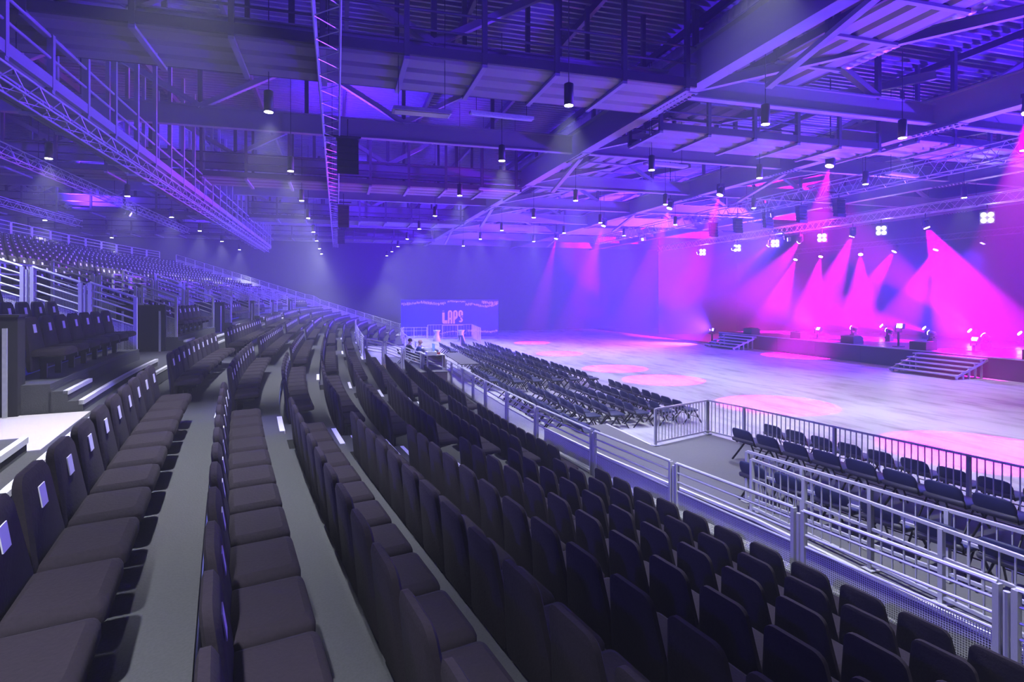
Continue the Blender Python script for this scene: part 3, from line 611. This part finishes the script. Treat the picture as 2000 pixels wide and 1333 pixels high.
def person(lab, p, ang, jk, hairm, head=(0, .1, 0)):
    o = thing('person', lab, 'person', p, ang)
    B = [((0, 0, .50), .15), ((0, .04, .72), .14), ((0, .10, .98), .16), ((0, .14, 1.08), .06), ((0, .18, 1.20), .10), ((0, .19, 1.29), .105)]
    E = [(0, 1), (1, 2), (2, 3), (3, 4), (4, 5)]
    def arm(s, k):
        i = len(B); B.extend([((s*.20, .10, .98), .065), ((s*.26, .26, .76), .05), ((s*.20, .52, .74), .038), ((s*.19, .60, .745), .04), ((s*.18, .68, .74), .02)]); E.extend([(2, i), (i, i+1), (i+1, i+2), (i+2, i+3), (i+3, i+4)])
        for d in (-.03, 0, .03): j = len(B); B.append(((s*.19+d, .67+.01*(d == 0), .73), .009)); E.append((i+3, j))
    def leg(s):
        i = len(B); B.extend([((s*.10, .02, .50), .09), ((s*.13, .46, .50), .065), ((s*.13, .44, .10), .045), ((s*.13, .58, .045), .04)]); E.extend([(0, i), (i, i+1), (i+1, i+2), (i+2, i+3)])
    arm(-1, 0); arm(1, 0); leg(-1); leg(1); limb('body', (B, E), M['skin'], o)
    J = [((0, 0, .50), .17), ((0, .04, .72), .165), ((0, .10, .97), .18)]; F = [(0, 1), (1, 2)]
    for s in (-1, 1): i = len(J); J.extend([((s*.21, .10, .98), .085), ((s*.27, .26, .76), .068), ((s*.21, .50, .74), .052)]); F.extend([(2, i), (i, i+1), (i+1, i+2)])
    limb('jacket', (J, F), jk, o)
    T = [((0, 0, .50), .16)]; G = []
    for s in (-1, 1): i = len(T); T.extend([((s*.10, .02, .50), .10), ((s*.13, .46, .50), .078), ((s*.13, .44, .13), .06)]); G.extend([(0, i), (i, i+1), (i+1, i+2)])
    limb('trousers', (T, G), M['trs'], o)
    hb_ = MB().lathe([(.03, .112), (.075, .10), (.108, .05), (.115, -.01), (.10, -.06)], 12); hb_.v = [(x, y*1.1+.175, z+1.27) for x, y, z in hb_.v]; hb_.build('hair', hairm, o, None, True)
    for s in (-1, 1): MB().lathe([(.012, -.012), (.018, 0), (.012, .012)], 6, (s*.04, .29, 1.25)).build('eye', M['black'], o)
    MB().prism([(-.015, 1.19), (.015, 1.19), (.008, 1.25), (-.008, 1.25)], .27, .315).build('nose', M['skin'], o)
person('person with dark hair in a dark jacket seated at the sound desk', (3.75, 33.4, fz+.03), -PI/2+.15, M['jkt1'], M['hair'])
person('person in a blue jacket leaning over the sound desk', (4.15, 32.2, fz+.03), -PI/2-.1, M['jkt2'], M['skin'])
for i, (x, y) in enumerate(((3.68, 33.4), (4.08, 32.2))): chair((x, y, fz+.03), -PI/2, f'chair under the {"dark" if i == 0 else "blue"} jacketed person at the sound desk', True)
o = thing('leaning_board', 'dark board leaning beside the far chairs near the banner', 'board', (10.6, 50.5, 0)); stick('board', (10.3, 50.6, 1.1), (11.0, 52.6, .05), .4, M['chairfab'], o, .06, 'box'); stick('prop_leg', (10.35, 50.8, 0), (10.35, 50.8, 1.0), .04, M['galv'], o)
for i, (x, y) in enumerate(((9.6, 59), (12.0, 58.5))):
    o = thing('high_table', f'pale cloth-covered high table by the far barrier, {("left", "right")[i]} one', 'table', (x, y, 0)); MB().lathe([(.42, 0), (.30, .4), (.22, .8), (.34, 1.1)], 14).build('cloth', M['paper'], o, None, True); MB().lathe([(.38, 1.1), (.38, 1.13)], 14).build('tabletop', M['paper'], o)
# ------------------------------------------------------------------ banner on the far floor
BX0, BX1, BY, BZ0, BZ1 = 6.7, 17.75, 65.5, .15, 4.15
bn = thing('banner', 'wide blue banner with white LAPS lettering near the back wall', 'banner', (BX0, BY, BZ0)); BW, BH = BX1-BX0, BZ1-BZ0
MB().box((0, 0, 0), (BW, .12, BH)).build('banner_sheet', M['banner'], bn)
fx = lambda u: (u-65)/1810*BW
fzz = lambda v: (785-v)/620*BH
def arc(cx, cz, ro, ri, a0, a1, k=8):
    return [(cx+ro*math.cos(a0+(a1-a0)*i/k), cz+ro*math.sin(a0+(a1-a0)*i/k)) for i in range(k+1)]+[(cx+ri*math.cos(a1-(a1-a0)*i/k), cz+ri*math.sin(a1-(a1-a0)*i/k)) for i in range(k+1)]
def letter(polys):
    b = MB()
    for p in polys: b.prism(p, -.03, 0)
    b.build('letter', M['print'], bn)
R = lambda u0, v0, u1, v1: [(fx(u0), fzz(v1)), (fx(u1), fzz(v1)), (fx(u1), fzz(v0)), (fx(u0), fzz(v0))]
Wl = fx(65+85); sw = Wl*.36
def zc(v): return fzz(v)
r = Wl/2
letter([R(812, 385, 858, 545), R(840, 520, 908, 580), arc(fx(812)+sw*1.15, zc(580)+sw*1.15, sw*1.15, .01, PI, 1.5*PI)])
letter([R(915, 385, 950, 580), R(966, 385, 1001, 580), arc(fx(958), zc(385), r*.98, r*.2, 0, PI), R(945, 478, 970, 510)])
letter([R(1014, 385, 1048, 580), arc(fx(1057), zc(385), r*.98, r*.22, 0, PI), R(1064, 385, 1100, 460), arc(fx(1057), zc(460), r*.98, r*.2, -PI/2, 0), R(1044, 455, 1062, 512)])
letter([R(1112, 385, 1148, 440), arc(fx(1156), zc(385), r*.98, r*.22, 0, PI), R(1164, 385, 1200, 440), arc(fx(1156), zc(430), r*.98, r*.2, PI, 1.5*PI), R(1150, 470, 1164, 500), arc(fx(1156), zc(520), r*.98, r*.2, 0, PI/2), arc(fx(1156), zc(520), r*.98, r*.2, PI+.5, 2*PI), R(1172, 460, 1200, 470)])
for u in (818, 838): letter([R(u, 350, u+5, 366), R(u, 362, u+13, 366)])
MB().prism(R(815, 604, 1200, 612), -.02, 0).build('underline', M['print'], bn)
b = MB()
def wave(u0, u1, v0, amp, ph, hh):
    u = u0
    while u < u1:
        v = v0+amp*math.sin(u*.011+ph)+rng.uniform(-8, 8); h = hh*rng.uniform(.5, 1.1); wv = rng.uniform(5, 10)
        b.prism(R(u, v-h/2, u+wv, v+h/2), -.008, 0); u += wv+rng.uniform(4, 11)
wave(75, 880, 222, 14, 0, 48); wave(915, 1240, 195, 4, 1, 30); wave(1250, 1860, 262, 22, 2.5, 45); wave(1560, 1868, 210, 12, 1, 50); wave(1290, 1868, 720, 16, 2, 40); wave(215, 520, 780, 0, 0, 14); wave(760, 1250, 735, 22, 0, 22)
b.build('crowd_print', M['print'], bn, kind='stuff')
# ------------------------------------------------------------------ stage
SX, SY0, SY1, SZ = 34.4, -8.0, 47.6, 1.2
sg = thing('stage', 'long low stage along the right side with dark skirt', 'stage', (SX, SY0, 0))
i = 0
y = SY0
while y < SY1-.1:
    y2 = min(y+4.0, SY1)
    for x0 in (0, 6.4): MB().box((x0+.01, y-SY0+.01, SZ-.12), (x0+6.39, y2-SY0-.01, SZ)).build('deck_panel', M['stage'], sg)
    MB().box((.05, y-SY0, 0), (.12, y2-SY0-.02, SZ-.1)).build('skirt_panel', M['skirt'], sg); y = y2
MB().box((.05, SY1-SY0-.08, 0), (12.8, SY1-SY0, SZ-.1)).build('side_skirt', M['skirt'], sg)
MB().box((-.03, 0, SZ-.06), (.02, SY1-SY0, SZ)).build('edge_trim', M['step'], sg)
def stairs(lab, y0, y1):
    o = thing('stage_stairs', lab, 'stairs', (SX, y0, 0)); L = y1-y0
    for k in range(5):
        z = SZ-.21*k-.12; x = -.12-.46*k
        MB().box((x-.52, 0, z-.06), (x, L, z)).build('tread', M['step'], o)
        for yy in (.05, L-.15): MB().box((x-.40, yy, 0), (x-.30, yy+.08, z-.06)).build('leg', M['galv'], o)
    for yy in (0, L-.05): MB().bar((-.1, yy+.02, SZ-.2), (-2.5, yy+.02, .12), .05, .12).build('stringer', M['galv'], o)
stairs('near stage stairs of five pale treads at the right', 23.6, 27.6)
stairs('far stage stairs of five pale treads at the left end', 42.2, 46.2)
def wedge(lab, p, ang):
    o = thing('stage_monitor', lab, 'speaker', p, ang); MB().prism([(-.45, 0), (.45, 0), (.45, .42), (.2, .55), (-.45, .5)], -.55, .55).build('cabinet', M['black'], o); MB().prism([(.452, .08), (.46, .08), (.46, .40), (.452, .40)], -.48, .48).build('grille', M['darkbeam'], o)
for i, (y, x) in enumerate(((21.6, .7), (27.9, .6), (33.2, .6), (38.2, .7), (44.0, .8))): wedge(f'black wedge monitor on the stage edge, {ORD[i]} from the right', (SX+x, y, SZ), 0)
# moving-head beam lights
yk = MB().box((-.16, -.14, 0), (.16, .14, .14)); bodyb = MB().lathe([(.10, -.26), (.17, -.18), (.19, .0), (.19, .16), (.17, .2)], 12); lensb = MB().lathe([(.165, .2), (.165, .215)], 12)
HB = (yk.mesh('base', M['black']), MB().box((-.24, -.05, .12), (-.19, .05, .56)).box((.19, -.05, .12), (.24, .05, .56)).mesh('yoke', M['black']), bodyb.mesh('head', M['black'], True))
LM = {'m': lensb.mesh('lens', M['mlens']), 'b': lensb.mesh('lens', M['bluelens'])}
def mover(lab, p, aim, energy, ang=16, up=True, col=MAG, lens='m', blend=.35, size=.12):
    p = Vector(p); o = thing('moving_head_light', lab, 'stage light', p); s = 1 if up else -1
    for me, nm in ((HB[0], 'base'), (HB[1], 'yoke')):
        q = link(nm, me, o, (0, 0, -.45*s)); q.scale = (1, 1, s)
    d = (Vector(aim)-p).normalized(); rot = d.to_track_quat('Z', 'Y').to_euler()
    h = link('head', HB[2], o); h.rotation_euler = rot; l = link('lens', LM[lens], h)
    if up: MB().box((-.2, -.2, 1.2-p.z), (.2, .2, -.44)).build('pedestal', M['black'], o)
    if not up and p.z > 8.5:
        top = 9.78 if p.z < 9.5 else 14.2; stick('clamp', p+Vector((0, 0, .4)), (p.x, p.y, top), .025, M['black'], o)
        if top < 10: stick('clamp_bar', (p.x-.35, p.y, top), (p.x+.45, p.y, top), .04, M['black'], o, .05, 'box')
    if energy: lamp('SPOT', 'beam_light', p+d*.3, aim, energy, col, size, ang, blend)
MV = 165000
mover('magenta beam light hung at right end of the stage truss', (35.3, 28.0, 9.0), (37.0, 25.2, 1.2), MV*1.6, 44, False)
mover('magenta beam light hung second from right on the stage truss', (35.3, 33.4, 9.0), (33.9, 36.5, .3), MV*1.2, 30, False)
mover('magenta beam light hung third from right on the stage truss', (35.3, 38.4, 9.0), (37.5, 48.5, 2.5), MV*.8, 27, False)
mover('magenta beam light hung fourth from right on the stage truss', (35.3, 41.8, 9.0), (35.2, 53, 3.0), MV*.28, 18, False)
mover('magenta beam light hung fifth from right on the stage truss', (35.3, 46.5, 9.0), (34.8, 59, 5.0), MV*.10, 15, False)
mover('magenta beam light hung sixth from right on the stage truss', (35.3, 52.0, 9.0), (34.5, 68, 6), MV*.06, 15, False)
for i, (x, y, z, ax, ay, az) in enumerate(((43, 33.2, 8.2, 40, 34.5, 1.2), (43, 36.6, 8.3, 39, 38.5, 1.2), (43, 39.9, 8.3, 40, 37.2, 1.2), (43, 44.2, 8.4, 40, 43.0, 1.2), (43, 40.0+7.3, 8.3, 39, 46.5, 1.2))):
    mover(f'magenta beam light on the rear stage bar, {ORD[i]} from the right', (x, y, z), (ax, ay, az), MV*.8, 30, False)
for i, (x, y, z, ax, ay, az, e) in enumerate(((38.5, 26.6, 2.0, 37.6, 32.5, 6.6, 1.4), (38.8, 30.3, 2.0, 38.2, 41.5, 4.6, .6), (39, 33.7, 2.0, 38.8, 45, 4.2, .5), (39.2, 37.0, 2.0, 39.2, 47, 4.0, .3), (38.0, 23.4, 2.0, 43, 24, 8, .15))):
    mover(f'magenta beam light standing on the stage floor, {ORD[i]} from the right' if i < 4 else 'magenta beam light standing at the right edge of view on stage', (x, y, z), (ax, ay, az), MV*e, 20, True)
for i, y in enumerate((24.8, 28.4, 31.7, 35.2, 39)):
    mover(f'small back row beam light on the stage floor, {ORD[i]} from the right', (44.5, y, 1.9), (40, y+3, 6), MV*.04, 10, True)
# magenta light pools on the arena floor come from movers on the roof trusses
for i, (x, y, wdeg) in enumerate(((18.26, 54.56, 20), (16.95, 43.6, 20), (16.83, 33.57, 22), (17.07, 28.26, 24), (17.69, 20.46, 27), (18.13, 12.62, 30))):
    mover(f'magenta floor spot hung over the arena, {ORD[i]} from the far end', (21.0, y+.6, 10.5), (x, y, 0), 42000, wdeg*.95, False, (1, .0, .8), 'm', .45, .05)
# four-lamp blinders under the stage truss
def blinder(lab, p):
    o = thing('blinder', lab, 'stage light', p, -.95); MB().box((-.34, 0, -.34), (.34, .16, .34)).build('frame', M['black'], o)
    for a in (-.16, .16):
        for c in (-.16, .16):
            q = MB().lathe([(.04, 0), (.12, .02)], 12).build('lamp_bowl', M['blind'], o, (a, -.03, c)); q.rotation_euler = (PI/2, 0, 0)
    stick('clamp', Vector(p)+Vector((0, 0, .3)), Vector(p)+Vector((0, 0, .76)), .03, M['black'], o); stick('clamp_bar', Vector(p)+Vector((-.5, 0, .76)), Vector(p)+Vector((.5, 0, .76)), .04, M['black'], o, .05, 'box')
for i, y in enumerate((24.4, 31.2, 36.3, 41.3, 46.2, 51.6)): blinder(f'white four-lamp blinder under the stage truss, {ORD[i]} from the right', (35.4, y, 9.0))
truss('dark rear stage bar high behind the stage', 43, 8.7, 14, 48, .4, .4, M['darkbeam'], True, 0)
shell('wall_stage', (47.4, -10, 0), (47.6, 76, 11.5), M['drape'])
for i, (x, y) in enumerate(((38.3, 21.4), (38.0, 22.6))):
    o = thing('drum', f'dark drum standing at the right end of the stage, {("front", "rear")[i]} one', 'drum', (x, y, SZ)); MB().lathe([(.30, .25), (.30, .65)], 14).build('shell', M['black'], o, None, True); MB().lathe([(.30, .65), (.29, .67)], 14).build('drum_head', M['paper'], o)
    for a in range(3): MB().bar((.28*math.cos(a*2.1), .28*math.sin(a*2.1), .5), (.36*math.cos(a*2.1), .36*math.sin(a*2.1), 0), .02).build('leg', M['galv'], o)
# made-up housings for the added fill lamps
for p, a, lab in FILLS:
    p = Vector(p); d = (Vector(a)-p).normalized(); o = thing('fill_light', lab, 'stage light', p); rot = d.to_track_quat('Z', 'Y').to_euler()
    h = MB().box((-.22, -.16, -.30), (.22, .16, -.08)).build('housing', M['black'], o); h.rotation_euler = rot
    if 9 < p.z < 10: stick('clamp_bar', (p.x-.45, p.y, p.z+.55), (p.x+.45, p.y, p.z+.55), .04, M['black'], o, .05, 'box'); stick('clamp', (p.x-.36, p.y, p.z+.2), (p.x-.36, p.y, p.z+.6), .02, M['black'], o)
    if p.z < 3: z0 = 0 if p.y > 47.6 else 1.2; MB().box((-.05, -.05, z0-p.z), (.05, .05, -.4)).box((-.25, -.25, z0-p.z), (.25, .25, z0-p.z+.04)).build('stand', M['black'], o)
    l = MB().box((-.19, -.13, -.08), (.19, .13, -.07)).build('lens', M['bluelens'] if 'magenta' not in lab else M['mlens'], h)
    up = .55 if p.z > 5 and 'upward' not in lab else -.42
    MB().box((-.26, -.03, min(up, 0)), (-.23, .03, max(up, .02))).box((.23, -.03, min(up, 0)), (.26, .03, max(up, .02))).box((-.26, -.03, up-.02), (.26, .03, up+.02)).build('yoke', M['black'], o)
